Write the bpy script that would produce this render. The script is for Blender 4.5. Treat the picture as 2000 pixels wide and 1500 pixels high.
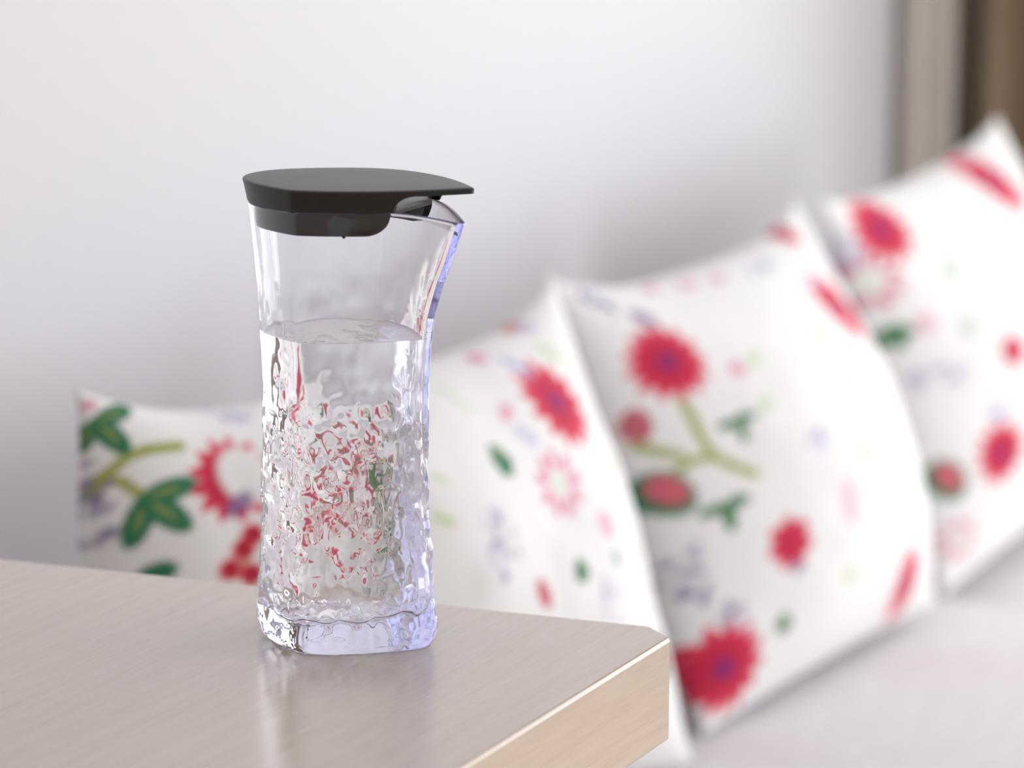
import bpy, bmesh, math, random
import numpy as np
from mathutils import Vector, Matrix

scn = bpy.context.scene
for o in list(bpy.data.objects):
    bpy.data.objects.remove(o)

# ------------------------------------------------------------------ camera
FPX, YH, ZC = 6000.0, -490.0, 1.254          # focal length in pixels of the 2000 px wide frame, horizon row, eye height
PITCH = math.atan((750 - YH) / FPX)
cd = bpy.data.cameras.new('camera')
cd.sensor_width = 36.0
cd.lens = FPX / 2000 * 36.0
cd.clip_start = 0.05
cam = bpy.data.objects.new('camera', cd)
scn.collection.objects.link(cam)
cam.location = (0, 0, ZC)
cam.rotation_euler = (math.pi / 2 - PITCH, 0, 0)
cd.dof.use_dof = True
cd.dof.focus_distance = 1.70
cd.dof.aperture_fstop = 108.0 / 26.0          # about 26 mm wide iris
scn.camera = cam

# ------------------------------------------------------------------ world, daylight, exposure
wd = bpy.data.worlds.new('world')
scn.world = wd
wd.use_nodes = True
wbg = wd.node_tree.nodes['Background']
wbg.inputs['Color'].default_value = (0.97, 0.985, 1.0, 1)
wbg.inputs['Strength'].default_value = 0.64
scn.view_settings.view_transform = 'Standard'
scn.view_settings.look = 'None'
scn.view_settings.gamma = 1.0
scn.view_settings.use_curve_mapping = False
scn.view_settings.exposure = 0.12
scn.cycles.max_bounces = 48
scn.cycles.transmission_bounces = 48
scn.cycles.glossy_bounces = 48
scn.cycles.diffuse_bounces = 4
scn.cycles.use_adaptive_sampling = True
scn.cycles.adaptive_threshold = 0.03
scn.cycles.adaptive_min_samples = 16
scn.cycles.caustics_refractive = True
scn.cycles.caustics_reflective = True
scn.cycles.blur_glossy = 0.6

# sofa frame of reference: t runs along the sofa wall, s out from it into the room
EA = Vector((0.53, 0.848, 0)).normalized()
EB = Vector((EA.y, -EA.x, 0))
P0 = Vector((-0.051, 2.803, 0))
def SW(t, s, z):
    return P0 + EA * t + EB * s + Vector((0, 0, z))
SROT = math.atan2(EA.y, EA.x)

T_END = 1.45                                   # end wall with the window
WIN = (0.38, 3.6, 0.35, 2.0)                  # window opening: s0, s1, z0, z1
S_OPP = 4.0                                    # wall across the room, with a second window
WIN2 = (0.15, 1.35, 0.6, 2.1)                  # its opening: t0, t1, z0, z1
def window_light(name, energy, w, h, pos, ax, az):
    ld = bpy.data.lights.new(name, 'AREA')
    ld.shape = 'RECTANGLE'
    ld.size = w; ld.size_y = h
    ld.energy = energy
    ld.color = (0.955, 0.975, 1.0)
    lo = bpy.data.objects.new(name, ld)
    scn.collection.objects.link(lo)
    lo.matrix_world = Matrix.Translation(pos) @ Matrix(((ax.x, 0, az.x), (ax.y, 0, az.y), (0, 1, 0))).to_4x4()
window_light('window_right_offscreen', 36, WIN2[1] - WIN2[0], WIN2[3] - WIN2[2], SW((WIN2[0] + WIN2[1]) / 2, S_OPP + 0.03, (WIN2[2] + WIN2[3]) / 2), -EA, EB)
window_light('window_end_offscreen', 50, WIN[1] - WIN[0], WIN[3] - WIN[2], SW(T_END + 0.03, (WIN[0] + WIN[1]) / 2, (WIN[2] + WIN[3]) / 2), EB, EA)

# ------------------------------------------------------------------ helpers
COL = scn.collection
def link(name, me, mat=None, parent=None, smooth=False):
    o = bpy.data.objects.new(name, me)
    COL.objects.link(o)
    if mat: me.materials.append(mat)
    if parent: o.parent = parent
    if smooth:
        me.polygons.foreach_set('use_smooth', [True] * len(me.polygons))
    return o
def from_arrays(name, V, F):
    me = bpy.data.meshes.new(name)
    me.from_pydata([tuple(v) for v in V], [], [tuple(f) for f in F])
    me.update()
    return me
def tag(o, label=None, cat=None, group=None, kind=None):
    if label: o['label'] = label
    if cat: o['category'] = cat
    if group: o['group'] = group
    if kind: o['kind'] = kind
    return o
def empty(name, loc=(0, 0, 0), rz=0):
    o = bpy.data.objects.new(name, None)
    COL.objects.link(o)
    o.location = loc
    o.rotation_euler = (0, 0, rz)
    o.empty_display_size = 0.05
    return o
def bm_obj(name, bm, mat, parent=None, smooth=False):
    bmesh.ops.recalc_face_normals(bm, faces=bm.faces)
    me = bpy.data.meshes.new(name)
    bm.to_mesh(me); bm.free()
    return link(name, me, mat, parent, smooth)
def add_box(bm, x0, x1, y0, y1, z0, z1, bev=0, seg=2):
    r = bmesh.ops.create_cube(bm, size=1)
    for v in r['verts']:
        v.co = Vector((x0 + (v.co.x + .5) * (x1 - x0), y0 + (v.co.y + .5) * (y1 - y0), z0 + (v.co.z + .5) * (z1 - z0)))
    if bev:
        es = list({e for v in r['verts'] for e in v.link_edges})
        bmesh.ops.bevel(bm, geom=es, offset=bev, segments=seg, affect='EDGES', profile=.5)
def prism(bm, poly, z0, z1):
    lo_ = [bm.verts.new((x, y, z0)) for x, y in poly]
    hi_ = [bm.verts.new((x, y, z1)) for x, y in poly]
    n = len(poly)
    bm.faces.new(hi_); bm.faces.new(lo_[::-1])
    for i in range(n):
        bm.faces.new((lo_[i], lo_[(i + 1) % n], hi_[(i + 1) % n], hi_[i]))

def mat(name, color=(.8, .8, .8), rough=.5, **kw):
    m = bpy.data.materials.new(name)
    m.use_nodes = True
    b = m.node_tree.nodes['Principled BSDF']
    b.inputs['Base Color'].default_value = (*color, 1)
    b.inputs['Roughness'].default_value = rough
    for k, v in kw.items():
        b.inputs[k.replace('_', ' ')].default_value = v
    return m
def nodes(m):
    nt = m.node_tree
    return nt, nt.nodes, nt.links, nt.nodes['Principled BSDF']
def noise_node(nt, scale, vec=None, detail=4, rough=.5):
    n = nt.nodes.new('ShaderNodeTexNoise')
    n.inputs['Scale'].default_value = scale
    n.inputs['Detail'].default_value = detail
    n.inputs['Roughness'].default_value = rough
    if vec: nt.links.new(vec, n.inputs['Vector'])
    return n
def mapping(nt, scale, rot=(0, 0, 0)):
    tc = nt.nodes.new('ShaderNodeTexCoord')
    mp = nt.nodes.new('ShaderNodeMapping')
    mp.inputs['Scale'].default_value = scale
    mp.inputs['Rotation'].default_value = rot
    nt.links.new(tc.outputs['Object'], mp.inputs['Vector'])
    return mp.outputs['Vector']
def ramp(nt, fac, stops):
    r = nt.nodes.new('ShaderNodeValToRGB')
    els = r.color_ramp.elements
    while len(els) < len(stops): els.new(.5)
    for e, (p, c) in zip(els, stops):
        e.position = p; e.color = (*c, 1)
    nt.links.new(fac, r.inputs['Fac'])
    return r
def bump(nt, h, strength, dist, bsdf):
    b = nt.nodes.new('ShaderNodeBump')
    b.inputs['Strength'].default_value = strength
    b.inputs['Distance'].default_value = dist
    nt.links.new(h, b.inputs['Height'])
    nt.links.new(b.outputs['Normal'], bsdf.inputs['Normal'])

# ------------------------------------------------------------------ materials
def wall_material():
    m = mat('painted_wall', (.83, .815, .83), .75)
    nt, nd, lk, b = nodes(m)
    v = mapping(nt, (1, 1, 1))
    n = noise_node(nt, 160, v, 5)
    r = ramp(nt, noise_node(nt, 3, v, 3).outputs['Fac'], [(.3, (.72, .71, .732)), (.7, (.727, .717, .739))])
    lk.new(r.outputs['Color'], b.inputs['Base Color'])
    bump(nt, n.outputs['Fac'], .15, .002, b)
    return m
M_WALL = wall_material()
M_TRIM = mat('white_paint', (.82, .82, .82), .4)
def floor_material():
    m = mat('wood_floor', (.5, .38, .28), .4)
    nt, nd, lk, b = nodes(m)
    n = noise_node(nt, 4, mapping(nt, (18, 1, 1)), 6)
    r = ramp(nt, n.outputs['Fac'], [(.3, (.5, .39, .29)), (.7, (.64, .52, .41))])
    lk.new(r.outputs['Color'], b.inputs['Base Color'])
    return m
M_FLOOR = floor_material()
def wood_material():
    m = mat('pale_wood', (.56, .45, .38), .3, Coat_Weight=.75, Coat_Roughness=.19)
    nt, nd, lk, b = nodes(m)
    v = mapping(nt, (1.0, 14, 14))
    n1 = noise_node(nt, 9, v, 6, .62)
    n2 = noise_node(nt, 60, mapping(nt, (.5, 12, 12)), 3, .6)
    mx = nd.new('ShaderNodeMath'); mx.operation = 'MULTIPLY_ADD'
    lk.new(n2.outputs['Fac'], mx.inputs[0]); mx.inputs[1].default_value = .45
    lk.new(n1.outputs['Fac'], mx.inputs[2])
    r = ramp(nt, mx.outputs[0], [(.5, (.55, .44, .35)), (.72, (.60, .485, .39)), (.95, (.645, .53, .435))])
    lk.new(r.outputs['Color'], b.inputs['Base Color'])
    rr = nd.new('ShaderNodeMapRange')
    rr.inputs['To Min'].default_value = .2; rr.inputs['To Max'].default_value = .3
    lk.new(n1.outputs['Fac'], rr.inputs['Value']); lk.new(rr.outputs[0], b.inputs['Roughness'])
    bump(nt, n2.outputs['Fac'], .06, .0006, b)
    return m
M_WOOD = wood_material()
def fabric(name, c0, c1, stripe=None):
    m = mat(name, c0, .9)
    nt, nd, lk, b = nodes(m)
    v = mapping(nt, stripe or (1, 1, 1))
    n = noise_node(nt, 14, v, 5, .6)
    r = ramp(nt, n.outputs['Fac'], [(.32, c0), (.68, c1)])
    lk.new(r.outputs['Color'], b.inputs['Base Color'])
    b.inputs['Sheen Weight'].default_value = .15
    w = noise_node(nt, 900, mapping(nt, (1, 1, 1)), 2)
    bump(nt, w.outputs['Fac'], .25, .001, b)
    return m
M_SEAT = fabric('grey_woven_fabric', (.60, .56, .585), (.72, .69, .71), (1.2, 9, 1))
M_CURTAIN = fabric('brown_curtain_fabric', (.27, .195, .12), (.32, .235, .15))
M_FADE_STRIP = fabric('beige_fade_strip', (.68, .61, .52), (.74, .67, .58))  # paler cloth for the added strip, the corner's shade gradient put into its colour
def cushion_material():
    m = mat('printed_cotton', (.9, .9, .9), .85)
    nt, nd, lk, b = nodes(m)
    a = nd.new('ShaderNodeAttribute'); a.attribute_name = 'print'
    lk.new(a.outputs['Color'], b.inputs['Base Color'])
    n = noise_node(nt, 700, mapping(nt, (1, 1, 1)), 2)
    bump(nt, n.outputs['Fac'], .2, .0008, b)
    b.inputs['Sheen Weight'].default_value = .1
    return m
M_CUSH = cushion_material()
def clear_plastic():
    m = mat('clear_plastic', (.985, .985, .995), 0.0, Transmission_Weight=1.0, IOR=1.5)
    nt, nd, lk, b = nodes(m)
    ab = nd.new('ShaderNodeVolumeAbsorption')
    ab.inputs['Color'].default_value = (.50, .51, .82, 1)
    ab.inputs['Density'].default_value = 6.2
    lk.new(ab.outputs['Volume'], nd['Material Output'].inputs['Volume'])
    return m
M_PLASTIC = clear_plastic()
M_WATER = mat('water', (1, 1, 1), 0.0, Transmission_Weight=1.0, IOR=1.333)
def lid_material():
    m = mat('black_plastic', (.016, .013, .012), .36)
    nt, nd, lk, b = nodes(m)
    n = noise_node(nt, 2600, mapping(nt, (1, 1, 1)), 2)
    bump(nt, n.outputs['Fac'], .15, .0004, b)
    return m
M_LID = lid_material()
M_PLUG = mat('black_gloss_plastic', (.010, .009, .009), .3, Specular_IOR_Level=.3)

# ------------------------------------------------------------------ the room
def sofa_space(name, build, m, smooth=False, kind='structure', parent=None):
    bm = bmesh.new(); build(bm)
    o = bm_obj(name, bm, m, parent, smooth)
    if parent is None:
        o.location = P0; o.rotation_euler = (0, 0, SROT)
        if kind: o['kind'] = kind
    return o
# in this frame local x = t and local y = -s
H_ROOM = 2.55
WB = .20                                        # the wall stands this far behind the cushions' tops
sofa_space('wall_left', lambda bm: add_box(bm, -3.0, T_END + .15, WB, WB + .12, 0, H_ROOM), M_WALL)
sofa_space('floor', lambda bm: add_box(bm, -3.0, T_END + .15, -4.0, WB + .12, -.05, 0), M_FLOOR)
def end_wall(bm):
    s0, s1, z0, z1 = WIN
    add_box(bm, T_END, T_END + .15, -s0, WB, 0, H_ROOM)
    add_box(bm, T_END, T_END + .15, -4.0, -s1, 0, H_ROOM)
    add_box(bm, T_END, T_END + .15, -s1, -s0, 0, z0)
    add_box(bm, T_END, T_END + .15, -s1, -s0, z1, H_ROOM)
sofa_space('wall_end', end_wall, M_WALL)
s0, s1, z0, z1 = WIN
def win_frame(bm):
    x0, x1 = T_END + .055, T_END + .1
    for a, b_ in ((s0, s0 + .04), (s1 - .04, s1), ((s0 + s1) / 2 - .025, (s0 + s1) / 2 + .025)):
        add_box(bm, x0, x1, -b_, -a, z0, z1, .004, 1)
    for a, b_ in ((z0, z0 + .04), (z1 - .04, z1)):
        add_box(bm, x0, x1, -s1, -s0, a, b_, .004, 1)
sofa_space('window_1', win_frame, M_TRIM)
def opposite_wall(bm):
    t0, t1, a0, a1 = WIN2
    for q in ((-3.0, t0, 0, H_ROOM), (t1, T_END + .15, 0, H_ROOM), (t0, t1, 0, a0), (t0, t1, a1, H_ROOM)):
        add_box(bm, q[0], q[1], -S_OPP - .15, -S_OPP, q[2], q[3])
sofa_space('wall_right', opposite_wall, M_WALL)
def win_frame2(bm):
    t0, t1, a0, a1 = WIN2
    y0, y1 = -S_OPP - .1, -S_OPP - .055
    for a, b_ in ((t0, t0 + .04), (t1 - .04, t1), ((t0 + t1) / 2 - .025, (t0 + t1) / 2 + .025)):
        add_box(bm, a, b_, y0, y1, a0, a1, .004, 1)
    for a, b_ in ((a0, a0 + .04), (a1 - .04, a1)):
        add_box(bm, t0, t1, y0, y1, a, b_, .004, 1)
sofa_space('window_2', win_frame2, M_TRIM)
sofa_space('wall_back', lambda bm: add_box(bm, -3.15, -3.0, -S_OPP, WB, 0, H_ROOM), M_WALL)
sofa_space('ceiling', lambda bm: add_box(bm, -3.15, T_END + .15, -S_OPP - .15, WB + .12, H_ROOM, H_ROOM + .1), M_WALL)
sofa_space('baseboard_left', lambda bm: add_box(bm, -3.0, T_END, WB - .012, WB, 0, .08, .003, 1), M_TRIM)

# ------------------------------------------------------------------ sofa
sofa = empty('sofa', P0, SROT)
tag(sofa, 'long low sofa in pale grey fabric along the white wall', 'sofa')
def soft_box(bm, x0, x1, y0, y1, z0, z1, r, crown=0.0):
    # rounded, slightly domed upholstery block
    nx, ny = 26, 20
    add_box(bm, x0, x1, y0, y1, z0, z1, r, 4)
    top = [f for f in bm.faces if f.normal.z > .9 or all(abs(v.co.z - z1) < 1e-5 for v in f.verts)]
    if crown:
        es = list({e for f in top for e in f.edges})
        bmesh.ops.subdivide_edges(bm, edges=es, cuts=8, use_grid_fill=True)
        cx, cy, hx, hy = (x0 + x1) / 2, (y0 + y1) / 2, (x1 - x0) / 2 - r, (y1 - y0) / 2 - r
        for v in bm.verts:
            if abs(v.co.z - z1) < 1e-5:
                a = max(0, 1 - ((v.co.x - cx) / hx) ** 2) * max(0, 1 - ((v.co.y - cy) / hy) ** 2)
                v.co.z += crown * a ** .5
def part(name, m, f, smooth=True):
    bm = bmesh.new(); f(bm)
    return bm_obj(name, bm, m, sofa, smooth)
part('base', M_SEAT, lambda bm: add_box(bm, -.79, 1.27, -.82, WB - .015, .08, .215, .012, 3))
part('backrest', M_SEAT, lambda bm: soft_box(bm, -.79, 1.27, .018, WB - .015, .2, .47, .025))
part('seat_cushion', M_SEAT, lambda bm: soft_box(bm, -.785, .655, -.83, -.010, .217, .352, .03, .010))
part('seat_cushion', M_SEAT, lambda bm: soft_box(bm, .665, 1.265, -.82, -.010, .217, .335, .03, .008))
for x in (-.74, 1.21):
    for y in (-.78, .12):
        part('foot', M_WOOD, lambda bm: add_box(bm, x - .025, x + .025, y - .025, y + .025, 0, .085, .003, 1))

# ------------------------------------------------------------------ curtain in the corner, on the end wall
def curtain(name, s_a, s_b, t_c, amp, nf, m, label, zt=2.42, zb=.03):
    n = nf * 14
    V, Fc = [], []
    rows = [zb + (zt - zb) * i / 16 for i in range(17)]
    for z in rows:
        for j in range(n + 1):
            u = j / n
            ph = u * nf * 2 * math.pi + .5 * math.sin(3 * u + 1.2)
            x = t_c + amp * math.sin(ph) * (1 + .12 * math.sin(z * 2 + u * 9))
            y = -(s_a + (s_b - s_a) * u + .006 * math.sin(2 * ph))
            V.append((x, y, z))
    for i in range(16):
        for j in range(n):
            a = i * (n + 1) + j
            Fc.append((a, a + 1, a + n + 2, a + n + 1))
    o = link(name, from_arrays(name, V, Fc), m, smooth=True)
    md = o.modifiers.new('thickness', 'SOLIDIFY'); md.thickness = .003; md.offset = 0
    o.location = P0; o.rotation_euler = (0, 0, SROT)
    return tag(o, label, 'curtain')
curtain('curtain', -.125, .34, T_END - .05, .028, 5, M_CURTAIN, 'brown floor-length curtain hanging in the corner past the last cushion')

curtain('curtain', -.195, -.105, T_END - .085, .008, 2, M_FADE_STRIP, 'narrow beige strip added for the shading fade between the white wall and the brown curtain')  # added panel; its beige paints the fade from lit wall to dark corner

# ------------------------------------------------------------------ side table
TB_A, TB_B = Vector((-.3193, 1.8540)), Vector((.0796, 1.7032))
TB_C, TB_D = Vector((.0901, 1.6792)), Vector((-.0253, 1.4510))
ZT, TH = .76, .061
dir_r = (TB_D - TB_C).normalized(); dir_b = (TB_A - TB_B).normalized()
GR = math.atan2(-dir_r.y, -dir_r.x)
tbl = empty('side_table', (TB_C.x, TB_C.y, 0), GR)
tag(tbl, 'pale wooden side table with clipped corner and thick top', 'table')
inv = Matrix.Rotation(-GR, 2)
def tl(p):
    return inv @ (p - TB_C)
# outline: clipped far corner, near corner, left end
P_fr = TB_C + dir_r * .86
P_bl = TB_B + dir_b * .655
P_fl = P_bl + dir_r * .80
poly = [tl(p) for p in (TB_B, TB_C, P_fr, P_fl, P_bl)]
bm = bmesh.new()
prism(bm, [(p.x, p.y) for p in poly], ZT - TH, ZT)
bmesh.ops.recalc_face_normals(bm, faces=bm.faces)
bmesh.ops.bevel(bm, geom=list(bm.edges), offset=.0022, segments=3, affect='EDGES', profile=.5)
bm_obj('tabletop', bm, M_WOOD, tbl)
ctr = sum(poly, Vector((0, 0))) / 5
for p in (poly[1], poly[2], poly[3], poly[4]):
    q = p + (ctr - p).normalized() * .09
    bm = bmesh.new()
    add_box(bm, q.x - .025, q.x + .025, q.y - .025, q.y + .025, 0, ZT - TH, .002, 1)
    bm_obj('leg', bm, M_WOOD, tbl)

# ------------------------------------------------------------------ water jug
rng = np.random.default_rng(7)
LAT = rng.random((64, 64, 64))
def vnoise(p):
    i = np.floor(p).astype(int); f = p - i
    f = f * f * f * (f * (f * 6 - 15) + 10)
    out = 0
    for dx in (0, 1):
        wx = f[..., 0] if dx else 1 - f[..., 0]
        for dy in (0, 1):
            wy = f[..., 1] if dy else 1 - f[..., 1]
            for dz in (0, 1):
                wz = f[..., 2] if dz else 1 - f[..., 2]
                out = out + wx * wy * wz * LAT[(i[..., 0] + dx) % 64, (i[..., 1] + dy) % 64, (i[..., 2] + dz) % 64]
    return out * 2 - 1
# the plan is a drop: round back, two flat flanks that meet in the pouring edge (+x)
Z_L = [0, .0015, .004, .0108, .0259, .041, .0709, .1007, .1302, .1596, .1829, .2003, .2177, .2321, .2464, .2613]
E_L = [.0465, .0482, .0497, .0510, .0507, .0493, .0473, .0462, .0458, .0461, .0466, .0474, .0486, .0500, .0515, .0538]
Z_T = [0, .0015, .004, .0092, .0167, .0315, .0493, .0787, .1224, .1513, .1715, .1886, .1972, .2086, .2199, .2324, .2416, .2613]
T_T = [.0545, .0562, .0578, .0592, .0598, .0586, .0568, .0551, .0547, .0555, .0572, .0595, .0621, .0659, .0706, .0751, .0783, .0842]
NB, NS = 110, 130                                # samples on the half back and on one flank
NP = 2 * (NB + NS)
def section(ext, tip, sig, inset=0.0, tip_inset=0.0, bulge=.0085):
    k = ext / .055
    b, w, h = .056 * k - inset, .0525 * k - inset, bulge * k
    want = tip - tip_inset
    T = want
    for it in range(3):
        a = np.linspace(1, 0, NB, endpoint=False)                                  # back centre -> crease (Bezier)
        bx = b * (3 * (1 - a) ** 2 * a * -.464 + 3 * (1 - a) * a ** 2 * -1 - a ** 3)
        by = w * ((1 - a) ** 3 + 3 * (1 - a) ** 2 * a * .82 + 3 * (1 - a) * a ** 2 * .49)
        q = np.linspace(0, 1, NS, endpoint=False)
        sx = T * q; sy = w * (1 - q) + 4 * h * q * (1 - q)                          # crease -> pouring edge
        X = np.r_[bx, sx, T]; Y = np.r_[by, sy, 0]
        X = np.r_[X, X[-2:0:-1]]; Y = np.r_[Y, -Y[-2:0:-1]]
        if sig > 0:
            f = np.fft.fftfreq(len(X)); g = np.exp(-2 * (math.pi * f * sig) ** 2)
            g2 = np.exp(-2 * (math.pi * f * (sig + 20)) ** 2)                       # the far crease is much softer
            fx, fy = np.fft.fft(X), np.fft.fft(Y)
            wt = np.exp(-((np.arange(len(X)) - NB) / 62.0) ** 4)
            X = np.fft.ifft(fx * g).real * (1 - wt) + np.fft.ifft(fx * g2).real * wt
            Y = np.fft.ifft(fy * g).real * (1 - wt) + np.fft.ifft(fy * g2).real * wt
        T += want - X.max()
    return np.c_[X, Y]
RIM = .2488
def sig_at(z):
    return float(np.interp(z, [0, .03, .10, .17, .21, .25], [11, 10, 7.5, 5.0, 3.2, 2.2]))
def sect_z(z, inset=0.0, tip_inset=0.0):
    return section(float(np.interp(z, Z_L, E_L)), float(np.interp(z, Z_T, T_T)), sig_at(z), inset, tip_inset)
# how near each sample is to the pouring edge (0 at the crease, 1 at the edge) -> the rim dips there
qs = np.zeros(NP)
idx = np.arange(NP)
fl = (idx >= NB) & (idx <= NB + NS)
qs[fl] = (idx[fl] - NB) / NS
fl2 = (idx > NB + NS) & (idx <= NB + 2 * NS)
qs[fl2] = 1 - (idx[fl2] - NB - NS) / NS
DROP = .0078 * np.clip((qs - .57) / .43, 0, 1) ** 1.6
RIMZ = RIM - DROP
ZTAB = np.linspace(0, .262, 263)
SOUT = np.array([sect_z(z) for z in ZTAB])                     # (263, NP, 2)
def lookup(S, z):
    # section points at per-sample heights z (NP,)
    g = np.clip(z / .001, 0, 261.999); i = g.astype(int); f = (g - i)[:, None]
    n = np.arange(NP)
    return S[i, n] * (1 - f) + S[i + 1, n] * f
def normals2(P):
    d = np.roll(P, -1, 0) - np.roll(P, 1, 0)
    n = np.c_[d[:, 1], -d[:, 0]]
    n /= np.linalg.norm(n, axis=1)[:, None] + 1e-12
    return -n if (n * (P - P.mean(0))).sum() < 0 else n
def row_z(v):
    # v in 0..1 up the wall; rows bend with the dipping rim near the top
    a = np.clip((v - .72) / .28, 0, 1)
    a = a * a * (3 - 2 * a)
    return v * RIM - DROP * a
def ripple(P, z):
    q = np.c_[P * 1000, z * 1000]
    n1 = vnoise(q / np.array([8.4, 8.4, 11.5]) + 11.3)
    n2 = vnoise(q / np.array([4.5, 4.5, 6.0]) + 31.7)
    n3 = vnoise(q / np.array([15., 15., 21.]) + 5.1)
    amp = np.interp(z, [0, .006, .020, .045, .060, .115, .140, .165, .180, .205, .225], [.3, 1.2, 1.3, .7, 1, 1, .6, .30, .22, .12, 0])
    lump = .55 * n1 + .33 * n2 * np.interp(z, [.10, .15], [1, .35]) + .35 * n3
    return amp * .00145 * lump
NR = 360
rows = []
for i in range(NR + 1):
    v = i / NR
    z = row_z(v)
    P = lookup(SOUT, z)
    n = normals2(P)
    rows.append(np.c_[P + n * ripple(P, z)[:, None], z])
# bottom edge: small foot
outer = np.array(rows)
WALL_T, TIP_T, FLOOR_T = .0029, .0056, .0175
SIN = np.array([sect_z(z, WALL_T, TIP_T) for z in ZTAB])
pf = lookup(SIN, np.full(NP, .02))
FLZ = FLOOR_T + .0034 * vnoise(np.c_[pf * 1000 / 10.0, np.full(NP, 8.4)])
NI = 170
irows = []
for i in range(NI + 1):
    v = i / NI
    z_full = row_z(1 - v)                                       # from the rim down
    z = RIMZ - (RIM - FLZ) * v + DROP * np.clip(v * 2.5, 0, 1)
    P = lookup(SIN, z)
    hgt = (z - FLZ)
    f = np.clip(1 - hgt / .012, 0, 1)                           # round the inner floor corner
    sc = 1 - .16 * (1 - np.sqrt(np.clip(1 - f ** 2, 0, 1)))
    irows.append(np.c_[P * sc[:, None], z])
inner = np.array(irows)
def ring_faces(base, n_rows):
    F = []
    for i in range(n_rows - 1):
        a = base + i * NP; b = a + NP
        for j in range(NP):
            k = (j + 1) % NP
            F.append((a + j, a + k, b + k, b + j))
    return F
def body_mesh():
    V = outer.reshape(-1, 3); no = len(outer)
    # rounded rim between outer and inner wall
    mid = (outer[-1] * .5 + inner[0] * .5); mid[:, 2] += .0004
    V = np.r_[V, mid, inner.reshape(-1, 3)]
    F = ring_faces(0, no + 1 + len(inner))
    nb = len(V)
    def cap(ring0, ctr, flip, shrink=8, dz=None):
        nonlocal V, F
        R = V[ring0:ring0 + NP].copy(); prev = ring0
        for k in range(1, shrink):
            q = 1 - k / shrink
            Rk = np.c_[ctr[:2] + (R[:, :2] - ctr[:2]) * q, R[:, 2] + (dz(q, R) if dz else 0)]
            base = len(V); V = np.r_[V, Rk]
            for j in range(NP):
                m_ = (j + 1) % NP
                f = (prev + j, prev + m_, base + m_, base + j)
                F.append(f[::-1] if flip else f)
            prev = base
        c = len(V); V = np.r_[V, [[ctr[0], ctr[1], V[prev:prev + NP, 2].mean()]]]
        for j in range(NP):
            m_ = (j + 1) % NP
            f = (prev + j, prev + m_, c)
            F.append(f[::-1] if flip else f)
    cap(0, np.array([.004, 0]), True, 6, lambda q, R: .0012 * min(1, (1 - q) * 6))
    cap((no + len(inner)) * NP, np.array([.004, 0]), False, 10,
        lambda q, R: .0012 * (1 - q) + (R[:, 2].mean() - R[:, 2]) * (1 - q) + .0022 * vnoise(np.c_[R[:, :2] * q * 1000 / 11, R[:, 2] * 0 + 3.3]) * min(1, (1 - q) * 4))
    return V, F
JX, JY, JA = -.0962, 1.6845, math.radians(-26)
jug = empty('water_jug', (JX, JY, ZT + .0003), JA)
tag(jug, 'clear rippled plastic water jug with a black lid and pouring spout', 'jug')
V, F = body_mesh()
body = link('body', from_arrays('body', V, F), M_PLASTIC, jug, True)
bm = bmesh.new(); bm.from_mesh(body.data)
bmesh.ops.recalc_face_normals(bm, faces=bm.faces); bm.to_mesh(body.data); bm.free()

# water: fills the inside, a hair into the wall so that no air film shows
WZ = .1763
def water_mesh():
    zs = np.r_[np.linspace(-.0002, .012, 10) / (WZ - FLOOR_T), np.linspace(.016 / (WZ - FLOOR_T), .99, 60), .998, 1]
    rws = []
    for z in zs:
        zz = FLZ + (WZ - FLZ) * z
        P = lookup(SIN, zz)
        f = np.clip(1 - (zz - FLZ) / .012, 0, 1)
        sc = 1 - .16 * (1 - np.sqrt(np.clip(1 - f ** 2, 0, 1)))
        P = P * sc[:, None]
        rws.append(np.c_[P + normals2(P) * .0002, zz])
    Vw = np.array(rws); n = len(Vw)
    Vw = Vw.reshape(-1, 3)
    Fw = ring_faces(0, n)
    for ring0, flip in ((0, True), ((n - 1) * NP, False)):
        R = Vw[ring0:ring0 + NP].copy(); prev = ring0
        for q in (.985, .96, .9, .6, .3):
            Rk = R.copy(); Rk[:, :2] *= q
            if flip: Rk[:, 2] += (R[:, 2].mean() - R[:, 2]) * (1 - q) - .0004
            else: Rk[:, 2] -= .0006 * min(1, (1 - q) * 20)          # meniscus
            base = len(Vw); Vw = np.r_[Vw, Rk]
            for j in range(NP):
                m_ = (j + 1) % NP
                f_ = (prev + j, prev + m_, base + m_, base + j)
                Fw.append(f_[::-1] if flip else f_)
            prev = base
        c = len(Vw); Vw = np.r_[Vw, [[0, 0, Vw[prev, 2]]]]
        for j in range(NP):
            m_ = (j + 1) % NP
            f_ = (prev + j, prev + m_, c)
            Fw.append(f_[::-1] if flip else f_)
    return Vw, Fw
V, F = water_mesh()
wat = link('water', from_arrays('water', V, F), M_WATER, None, True)
bm = bmesh.new(); bm.from_mesh(wat.data)
bmesh.ops.recalc_face_normals(bm, faces=bm.faces); bm.to_mesh(wat.data); bm.free()
wat.location = jug.location; wat.rotation_euler = jug.rotation_euler
tag(wat, 'clear still water filling two thirds of the rippled jug', 'water')

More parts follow.
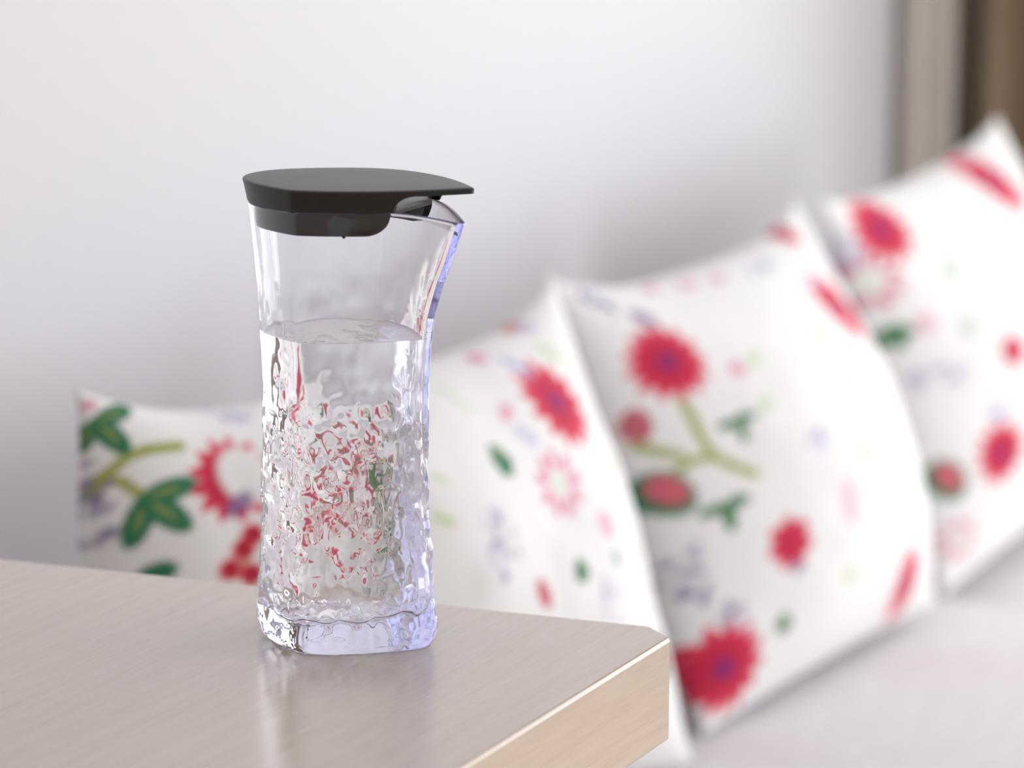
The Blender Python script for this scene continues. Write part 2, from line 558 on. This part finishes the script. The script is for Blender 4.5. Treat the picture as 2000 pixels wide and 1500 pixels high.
# lid: top plate with a skirt that is cut away over the spout
LT = .2613
def lid_cap():
    top = section(.0548, .0842, 2.0, bulge=.0115)
    def ring(sc, z): return np.c_[top * sc, np.full(NP, z) if np.isscalar(z) else z]
    # lower edge of the skirt: down to the rim except over the spout
    f = np.clip((qs - .60) / .13, 0, 1)
    zb = (RIM + .0003) + (LT - .0032 - RIM) * np.sqrt(np.clip(1 - (1 - f) ** 2, 0, 1)) + .0
    zb = np.where(qs > .73, LT - .0030, zb)
    lowS = lookup(SOUT, np.minimum(zb, .2612)) * 1.006
    hi = top
    rr = []
    rr.append(ring(.0, LT + .0004)); rr.append(ring(.5, LT + .0004)); rr.append(ring(.94, LT + .0003)); rr.append(ring(.985, LT + .0001)); rr.append(ring(.996, LT - .0003)); rr.append(ring(1.0, LT - .0009))
    for a in (.25, .5, .75, 1.0):
        z = (LT - .0009) * (1 - a) + zb * a
        P = hi * (1 - (LT - z)[:, None] / (LT - RIM)) + (lookup(SOUT, np.full(NP, RIM)) * 1.006) * ((LT - z)[:, None] / (LT - RIM))
        # over the spout the edge stays plumb
        keep = np.clip((qs - .60) / .13, 0, 1)[:, None]
        P = P * (1 - keep) + (hi * .9985) * keep
        rr.append(np.c_[P, z])
    last = rr[-1]
    inn = last.copy(); inn[:, :2] -= normals2(last[:, :2]) * .0018
    rr.append(inn)
    up = inn.copy(); up[:, 2] = LT - .0031
    up[:, 2] = np.maximum(up[:, 2], inn[:, 2])
    rr.append(up)
    under = up.copy(); under[:, :2] *= .5; rr.append(under)
    under2 = up.copy(); under2[:, :2] *= 0.0; rr.append(under2)
    R = np.array(rr)
    return R.reshape(-1, 3), ring_faces(0, len(R))
V, F = lid_cap()
lid = link('lid', from_arrays('lid', V, F), M_LID, jug, True)
bm = bmesh.new(); bm.from_mesh(lid.data)
bmesh.ops.remove_doubles(bm, verts=bm.verts, dist=1e-6)
bmesh.ops.recalc_face_normals(bm, faces=bm.faces)
bm.to_mesh(lid.data); bm.free()
md = lid.modifiers.new('edges', 'EDGE_SPLIT'); md.split_angle = math.radians(32)
tag(lid, 'matt black plastic lid')

# plug under the lid: inset drop cut off flat before the spout
def plug_mesh(inset, z_low, z_high, cut, curve):
    rr = []
    zs = [z_high, (z_high * .6 + RIM * .4), RIM]
    lowest = None
    base = lookup(SIN, np.full(NP, RIM - .003))
    n = normals2(base)
    P = base - n * inset
    X = np.minimum(P[:, 0], cut)
    # flat front wall: pull the samples beyond the cut onto the chord
    over = P[:, 0] > cut
    y_c = np.interp(cut, P[NB:NB + NS + 1, 0], P[NB:NB + NS + 1, 1])
    Y = P[:, 1].copy()
    q0 = qs[over].min()
    Y[over] = np.sign(P[over, 1]) * y_c * (1 - (qs[over] - q0) / (1 - q0 + 1e-9))
    Pc = np.c_[X, Y]
    f = np.clip((Pc[:, 0] - (cut - curve)) / curve, 0, 1)
    zb = z_low + (RIM - .002 - z_low) * (1 - np.sqrt(np.clip(1 - f ** 2, 0, 1)))
    for a in (0, .3, .6, .9, 1.0):
        z = z_high * (1 - a) + zb * a
        sh = 1 - .012 * max(0, a - .9) * 10
        rr.append(np.c_[Pc * sh, z])
    r2 = rr[-1].copy(); r2[:, :2] *= .93; rr.append(r2)
    r3 = r2.copy(); r3[:, 2] = z_high - .002; r3[:, :2] *= .98; rr.append(r3)
    r4 = r3.copy(); r4[:, :2] *= 0; rr.append(r4)
    R = np.array(rr)
    return R.reshape(-1, 3), ring_faces(0, len(R))
def add_plug(name, m, *a):
    V, F = plug_mesh(*a)
    o = link(name, from_arrays(name, V, F), m, lid, True)
    bm = bmesh.new(); bm.from_mesh(o.data)
    bmesh.ops.remove_doubles(bm, verts=bm.verts, dist=1e-6)
    bmesh.ops.recalc_face_normals(bm, faces=bm.faces)
    bm.to_mesh(o.data); bm.free()
    md = o.modifiers.new('edges', 'EDGE_SPLIT'); md.split_angle = math.radians(35)
    return o
add_plug('plug', M_PLUG, .0009, RIM - .0128, LT - .0032, .046, .012)
bm = bmesh.new()
bmesh.ops.create_uvsphere(bm, u_segments=12, v_segments=8, radius=.0011)
nub = bm_obj('nub', bm, M_PLUG, lid, True)
pn = lookup(SIN, np.full(NP, RIM - .006))[NB + 2 * NS - int(.33 * NS)]
nub.location = (pn[0], pn[1] + .0013, RIM - .0128)

# ------------------------------------------------------------------ cushions
RED, PINK, PURPLE, LAV = (.53, .008, .05), (.70, .17, .30), (.21, .12, .29), (.50, .47, .66)
DLAV, GREEN, OLIVE, PALE = (.20, .18, .34), (.02, .17, .075), (.36, .38, .10), (.55, .68, .45)
WHITE = (.82, .805, .785)
PRINTS = {      # motif, then its place and size in metres on the cushion face
    'a': [
        ('stem', 0.0042, OLIVE, -0.284, 0.146, -0.28, 0.156, -0.265, 0.166, -0.25, 0.167, -0.225, 0.163),
        ('stem', 0.0036, OLIVE, -0.28, 0.154, -0.27, 0.149, -0.264, 0.14, -0.257, 0.131),
        ('leaf', -0.28, 0.198, 0.03, -1.05, GREEN, 1.15),
        ('leaf', -0.258, 0.133, 0.036, -0.95, GREEN, 0.95),
        ('florets', -0.286, 0.121, 0.012, 0.03, 0, PURPLE, 10, 4),
        ('florets', -0.286, 0.15, 0.01, 0.02, 0, PURPLE, 8, 5),
        ('blob', -0.257, 0.075, 0.012, 0.008, 0, GREEN),
        ('dahlia', -0.194, 0.128, 0.034, 0.2),
        ('blob', -0.184, 0.128, 0.02, 0.024, 0.4, WHITE),
        ('blob', -0.196, 0.108, 0.013, 0.007, 0.5, PURPLE, 0.8),
        ('stem', 0.002, OLIVE, -0.201, 0.074, -0.201, 0.055, -0.201, 0.043),
        ('stem', 0.002, OLIVE, -0.213, 0.062, -0.204, 0.052),
        ('berry', -0.201, 0.074, 0.0085),
        ('berry', -0.213, 0.062, 0.0085),
        ('berry', -0.192, 0.083, 0.0085),
        ('berry', -0.199, 0.054, 0.0085),
        ('florets', -0.162, 0.176, 0.02, 0.008, 0, LAV, 9, 6),
        ('blob', -0.283, 0.211, 0.006, 0.004, 0, PINK, 0.7),
        ('dahlia', 0.168, 0.117, 0.043, 0.1),
        ('blob', 0.157, 0.155, 0.016, 0.007, -0.9, LAV),
        ('ring', 0.113, 0.051, 0.03),
        ('leaf', 0.044, 0.096, 0.026, -1.2, GREEN, 0.3),
        ('blob', 0.215, 0.159, 0.016, 0.006, -0.7, PALE),
        ('blob', 0.093, 0.12, 0.012, 0.006, 0.5, PINK, 0.7),
        ('blob', 0.097, 0.097, 0.014, 0.008, -0.8, LAV, 0.7),
        ('florets', 0.015, 0.019, 0.018, 0.036, 0.2, LAV, 22, 7),
        ('leaf', 0.104, -0.014, 0.018, -1.4, GREEN, 0.4),
        ('blob', 0.158, 0.006, 0.01, 0.012, 0.3, PINK, 0.6),
        ('blob', 0.16, -0.023, 0.007, 0.008, 0, GREEN, 0.5),
        ('blob', 0.201, -0.024, 0.006, 0.01, 0, PALE),
        ('blob', 0.053, -0.031, 0.007, 0.014, 0.3, RED, 0.9),
        ('florets', 0.142, -0.055, 0.018, 0.02, 0, LAV, 10, 8),
        ('stem', 0.0024, PALE, 0.044, 0.154, 0.048, 0.142, 0.051, 0.128),
        ('stem', 0.0024, PALE, -0.034, 0.087, -0.03, 0.086, -0.023, 0.078),
        ('stem', 0.0026, (0.42, 0.6, 0.22), -0.043, 0.056, -0.032, 0.047),
        ('blob', 0.222, 0.052, 0.006, 0.008, 0, PALE),
        ('blob', 0.207, 0.19, 0.014, 0.006, 0.2, (0.6, 0.2, 0.2), 0.8),
        ('blob', 0.128, 0.171, 0.012, 0.006, 0.2, PINK, 0.7),
        ('blob', 0.218, 0.186, 0.01, 0.006, 0.2, LAV, 0.8),
        ('dahlia', -0.106, 0.106, 0.036, 0.4),
        ('dahlia', -0.09, 0.039, 0.03, 0.9),
        ('leaf', -0.122, 0.132, 0.03, -0.5, GREEN, 1.0),
        ('ring', -0.15, 0.084, 0.028),
        ('stem', 0.003, OLIVE, -0.14, 0.06, -0.109, 0.076, -0.104, 0.101),
        ('leaf', -0.066, 0.118, 0.024, 0.6, GREEN, 0.9),
        ('florets', -0.021, 0.136, 0.02, 0.014, 0, LAV, 12, 15),
        ('dahlia', -0.121, 0.146, 0.02, 0.4),
    ],
    'b': [
        ('stem', 0.0042, OLIVE, -0.189, 0.073, -0.188, 0.055, -0.188, 0.034, -0.184, 0.014, -0.173, 0.0, -0.156, -0.015),
        ('stem', 0.004, OLIVE, -0.184, 0.014, -0.2, 0.017, -0.213, 0.013),
        ('stem', 0.004, OLIVE, -0.231, 0.046, -0.22, 0.034, -0.208, 0.024),
        ('dahlia', -0.182, 0.11, 0.039, 0.25),
        ('blob', -0.175, 0.155, 0.014, 0.008, -0.8, PURPLE, 0.75),
        ('florets', -0.217, 0.2, 0.022, 0.008, -0.9, DLAV, 14, 9),
        ('florets', -0.207, 0.183, 0.018, 0.007, -0.9, DLAV, 8, 10),
        ('leaf', -0.152, 0.038, 0.019, -1.57, GREEN, 1.5),
        ('leaf', -0.189, -0.032, 0.022, -1.57, GREEN, 1.5),
        ('bud', -0.225, -0.004, 0.022, -1.1),
        ('florets', -0.228, -0.084, 0.018, 0.03, 0, DLAV, 20, 11),
        ('dahlia', -0.139, -0.087, 0.025, 0.3, RED, RED, 7),
        ('blob', -0.135, -0.111, 0.007, 0.007, 0, PURPLE, 0.7),
        ('dahlia', -0.218, -0.174, 0.042, 0.15),
        ('florets', -0.208, -0.131, 0.014, 0.014, 0, PURPLE, 9, 12),
        ('blob', -0.121, 0.082, 0.009, 0.008, 0, PINK, 0.7),
        ('blob', -0.095, 0.086, 0.012, 0.005, 0.6, PALE),
        ('blob', -0.118, 0.042, 0.01, 0.005, 0.3, PALE),
        ('dahlia', 0.122, 0.103, 0.043, 0.1, RED),
        ('blob', 0.12, 0.138, 0.012, 0.008, -0.8, LAV),
        ('dahlia', 0.174, 0.194, 0.019, 0, RED),
        ('florets', 0.057, 0.168, 0.035, 0.007, 0.1, LAV, 14, 13),
        ('blob', -0.121, 0.18, 0.014, 0.005, 0.1, PINK, 0.6),
        ('blob', -0.026, 0.169, 0.014, 0.005, 0.1, PINK, 0.6),
        ('blob', -0.071, 0.173, 0.014, 0.005, 0.1, PINK, 0.6),
        ('florets', -0.078, 0.004, 0.016, 0.024, 0, LAV, 12, 14),
        ('blob', 0.019, 0.035, 0.011, 0.012, 0, PINK, 0.35),
        ('blob', -0.057, -0.073, 0.01, 0.022, 0, PINK, 0.4),
        ('blob', -0.015, -0.033, 0.01, 0.008, 0, PALE),
        ('leaf', -0.154, -0.148, 0.016, -1.5, GREEN, 0.5),
        ('blob', -0.061, -0.14, 0.01, 0.008, 0, PALE),
        ('blob', 0.027, 0.086, 0.012, 0.008, 0, PALE, 0.8),
        ('dahlia', 0.094, -0.179, 0.036, 0, RED),
        ('blob', -0.227, 0.064, 0.01, 0.016, 0, (0.5, 0.05, 0.08), 0.9),
        ('florets', 0.02, -0.1, 0.014, 0.022, 0, LAV, 8, 16),
    ],
    'c': [
        ('dahlia', -0.19, 0.173, 0.041, 0.2),
        ('dahlia', 0.071, 0.167, 0.046, 0.4),
        ('ring', -0.231, 0.125, 0.034, (0.62, 0.14, 0.2)),
        ('leaf', -0.231, 0.072, 0.024, -1.4, GREEN, 0.7),
        ('blob', -0.2, 0.063, 0.01, 0.012, 0.5, PINK, 0.5),
        ('florets', -0.205, 0.003, 0.03, 0.018, -0.4, LAV, 22, 17),
        ('blob', -0.135, 0.106, 0.014, 0.008, 0.5, (0.3, 0.5, 0.35), 0.6),
        ('blob', -0.158, 0.043, 0.01, 0.008, 0.5, (0.3, 0.5, 0.35), 0.6),
        ('dahlia', -0.111, -0.001, 0.019, 0, RED),
        ('dahlia', -0.157, -0.101, 0.034, 0.1, RED),
        ('blob', -0.153, -0.059, 0.012, 0.007, 0, LAV),
        ('bud', -0.222, -0.106, 0.022, -1.2),
        ('ring', -0.221, -0.172, 0.024, (0.68, 0.25, 0.3)),
        ('blob', 0.019, 0.113, 0.014, 0.012, 0, PINK, 0.5),
        ('florets', -0.058, 0.088, 0.02, 0.014, 0, LAV, 10, 18),
        ('blob', -0.238, 0.163, 0.012, 0.02, 0, LAV, 0.5),
    ],
}
# the rest of the repeat, low on the wide cushion and on the far side of the last one
PRINTS['a'] += [
    ('dahlia', .02, -.13, .04, .3), ('stem', .004, OLIVE, .02, -.10, .04, -.06, .09, -.07), ('leaf', .09, -.09, .028, -.8, GREEN, 1.0),
    ('florets', -.10, -.12, .02, .03, 0, LAV, 16, 21), ('ring', .17, -.15, .028), ('leaf', -.17, -.10, .028, -2.2, GREEN, 1.0),
    ('dahlia', -.21, -.17, .03, .1), ('bud', .23, -.12, .02, -1.0), ('blob', -.03, -.19, .012, .006, .4, PINK, .6)]
PRINTS['c'] += [
    ('dahlia', .03, -.13, .034, .3), ('leaf', .11, -.02, .026, -1.0, GREEN, 1.0), ('florets', .16, -.12, .02, .03, 0, LAV, 16, 22),
    ('stem', .004, OLIVE, .03, -.09, .06, -.04, .11, -.02), ('ring', .19, .05, .026)]
def paint(uv, motifs):
    """uv (N,2) in metres on the cushion face -> linear RGB of the printed cotton"""
    C = np.tile(np.array(WHITE), (len(uv), 1))
    def over(mask, col):
        nonlocal C
        mask = np.clip(mask, 0, 1)[:, None]
        C = C * (1 - mask) + np.array(col) * mask
    for mo in motifs:
        MOTIF[mo[0]](uv, over, *mo[1:])
    return C
def m_dahlia(uv, over, x, y, r, rot=0.0, col=RED, ctr=(.26, .01, .13), n=13):
    d = uv - (x, y); rad = np.hypot(d[:, 0], d[:, 1]); ang = np.arctan2(d[:, 1], d[:, 0]) + rot
    tri = np.abs(((ang * n / (2 * math.pi)) % 1) * 2 - 1)
    R = r * (.70 + .34 * tri ** .8)
    light = tuple(min(1, c * 1.25 + .02) for c in col)
    over((R - rad) / .0022 + .5, light)
    R2 = r * (.50 + .26 * (1 - tri))
    over((R2 - rad) / .003 + .5, col)
    over((.24 * r - rad) / .004 + .5, ctr)
def m_leaf(uv, over, x, y, r, rot, col=GREEN, spread=1.0):
    for k, a in enumerate((-spread, 0, spread)):
        ca, sa = math.cos(rot + a), math.sin(rot + a)
        L = r * (1.0 if k != 1 else 1.12)
        d = uv - (x + ca * L * .48, y + sa * L * .48)
        p, q = d[:, 0] * ca + d[:, 1] * sa, -d[:, 0] * sa + d[:, 1] * ca
        e = np.sqrt((p / (L * .55)) ** 2 + (q / (L * .24)) ** 2)
        over((1 - e) * 6 + .5, col)
        e = np.sqrt(((p + L * .1) / (L * .34)) ** 2 + (q / (L * .06)) ** 2)
        over(((1 - e) * 3 + .3).clip(0, .6), OLIVE)
def m_stem(uv, over, w, col, *pts):
    pts = np.array(pts).reshape(-1, 2)
    for a, b in zip(pts[:-1], pts[1:]):
        ab = b - a; t = (((uv - a) @ ab) / (ab @ ab + 1e-12)).clip(0, 1)
        dist = np.linalg.norm(uv - (a + t[:, None] * ab), axis=1)
        over((w - dist) / .0018 + .5, col)
def m_blob(uv, over, x, y, rx, ry, rot, col, op=1.0):
    d = uv - (x, y); ca, sa = math.cos(rot), math.sin(rot)
    p, q = d[:, 0] * ca + d[:, 1] * sa, -d[:, 0] * sa + d[:, 1] * ca
    e = np.sqrt((p / rx) ** 2 + (q / ry) ** 2)
    over(((1 - e) * 4 + .5).clip(0, 1) * op, col)
def m_florets(uv, over, x, y, rx, ry, rot, col, n=16, seed=1):
    rr = np.random.default_rng(seed); ca, sa = math.cos(rot), math.sin(rot)
    for k in range(n):
        a, b = rr.uniform(0, 2 * math.pi), math.sqrt(rr.random())
        p, q = rx * b * math.cos(a), ry * b * math.sin(a)
        m_blob(uv, over, x + p * ca - q * sa, y + p * sa + q * ca, .0052, .0028, rr.uniform(0, 3), col if k % 3 else DLAV, .62)
def m_ring(uv, over, x, y, r, col=PINK):
    for k in range(9):
        a = k * 2 * math.pi / 9
        m_blob(uv, over, x + r * .72 * math.cos(a), y + r * .72 * math.sin(a), r * .30, r * .17, a, col, .9)
    m_blob(uv, over, x, y, r * .25, r * .25, 0, PALE, .6)
def m_bud(uv, over, x, y, r, rot):
    m_blob(uv, over, x, y, r * 1.15, r * .75, rot, GREEN)
    m_blob(uv, over, x + .1 * r, y + .1 * r, r * .8, r * .48, rot, (.60, .12, .16))
def m_berry(uv, over, x, y, r):
    m_blob(uv, over, x, y, r, r, 0, (.62, .02, .05)); m_blob(uv, over, x, y, r * .4, r * .4, 0, (.25, .0, .02))
MOTIF = {'dahlia': m_dahlia, 'leaf': m_leaf, 'stem': m_stem, 'blob': m_blob, 'florets': m_florets, 'ring': m_ring, 'bud': m_bud, 'berry': m_berry}
NG = 170
def cushion(name, q, Hc, thick, key, label, seed, twist=0.0, sag=0.0):
    t, s, yaw, lean, roll, w, zb = q
    r = EA * math.cos(yaw) + EB * math.sin(yaw)
    o_ = EB * math.cos(yaw) - EA * math.sin(yaw)
    up = Vector((0, 0, 1)) * math.cos(lean) - o_ * math.sin(lean)
    r2 = r * math.cos(roll) + up * math.sin(roll)
    u2 = up * math.cos(roll) - r * math.sin(roll)
    nrm = r2.cross(u2)
    c = SW(t, s, zb) + up * Hc / 2
    if nrm.dot(EB) < 0: nrm = -nrm
    g = np.linspace(-1, 1, NG)
    # denser near the seams
    g = np.sin(g * math.pi / 2) * .35 + g * .65
    A, B = np.meshgrid(g, g)
    rs = np.random.default_rng(seed)
    def shell(sign):
        bow = .022
        x = A * w / 2 * (1 - bow * (1 - B ** 2) * np.abs(A) ** 1.5)
        y = B * Hc / 2 * (1 - bow * (1 - A ** 2) * np.abs(B) ** 1.5)
        y = y + twist * .37 * (1 - A) * (1 - B) / 4
        y = y - sag * (1 - A ** 4) * ((B + 1) / 2) ** 2
        th = thick * ((1 - A ** 2) * (1 - B ** 2)).clip(0) ** .62
        q3 = np.stack([x * 11 + seed, y * 11 + 7.7, np.full_like(x, seed * 1.3 + sign)], -1)
        q4 = np.stack([x * 30 + seed, y * 30 + 2.2, np.full_like(x, seed * 2.3 + sign)], -1)
        edge = ((1 - A ** 2) * (1 - B ** 2)).clip(0) ** .3
        th = th + (.006 * vnoise(q3 + 20) + .0016 * vnoise(q4 + 20)) * edge
        # sag: the filling slumps towards the bottom
        th = th * (1 - .10 * B)
        return x, y, sign * th - twist * (1 - A) * (1 - B) / 4
    xs, ys, zs = shell(1)
    xb, yb, zb_ = shell(-1)
    n = NG
    Vf = np.stack([xs, ys, zs], -1).reshape(-1, 3)
    Vb = np.stack([xb, yb, zb_], -1).reshape(-1, 3)
    # back shares the seam vertices of the front
    bid = np.full(n * n, -1); cnt = n * n; keep = []
    for i in range(n):
        for j in range(n):
            k = i * n + j
            if i in (0, n - 1) or j in (0, n - 1): bid[k] = k
            else:
                bid[k] = cnt; cnt += 1; keep.append(k)
    V = np.r_[Vf, Vb[keep]]
    F = []
    for i in range(n - 1):
        for j in range(n - 1):
            a, b, d, e = i * n + j, i * n + j + 1, (i + 1) * n + j + 1, (i + 1) * n + j
            F.append((a, b, d, e))
            F.append((int(bid[e]), int(bid[d]), int(bid[b]), int(bid[a])))
    me = from_arrays(name, V, F)
    ca = me.color_attributes.new('print', 'FLOAT_COLOR', 'POINT')
    rgb = paint(V[:, :2], PRINTS[key])
    buf = np.ones((len(V), 4), np.float32); buf[:, :3] = rgb
    ca.data.foreach_set('color', buf.ravel())
    o = link(name, me, M_CUSH, None, True)
    Mx = Matrix((( r2.x, u2.x, nrm.x, c.x), (r2.y, u2.y, nrm.y, c.y), (r2.z, u2.z, nrm.z, c.z), (0, 0, 0, 1)))
    o.matrix_world = Mx
    return tag(o, label, 'cushion', 'floral cushions leaning along the sofa wall')
CUSH = [
    ('a', [-.3399, .246, .1196, .3524, .0127, .5806, .366], .45, .130, 3, 'wide white floral cushion leaning at the sofa end behind the table'),
    ('b', [.2748, .251, .0274, .3876, .0216, .4914, .371], .45, .124, 5, 'white floral cushion between two others, large red bloom at its upper corner'),
    ('c', [.8456, .2188, .0033, .3129, .085, .495, .376], .45, .112, 9, 'white floral cushion farthest along the sofa, beside the brown curtain'),
]
for key, q, hc, th, seed, label in CUSH:
    cushion('throw_cushion', q, hc, th, key, label, seed, .15 if key == 'a' else 0, {'a': .040, 'b': .032, 'c': .016}[key])
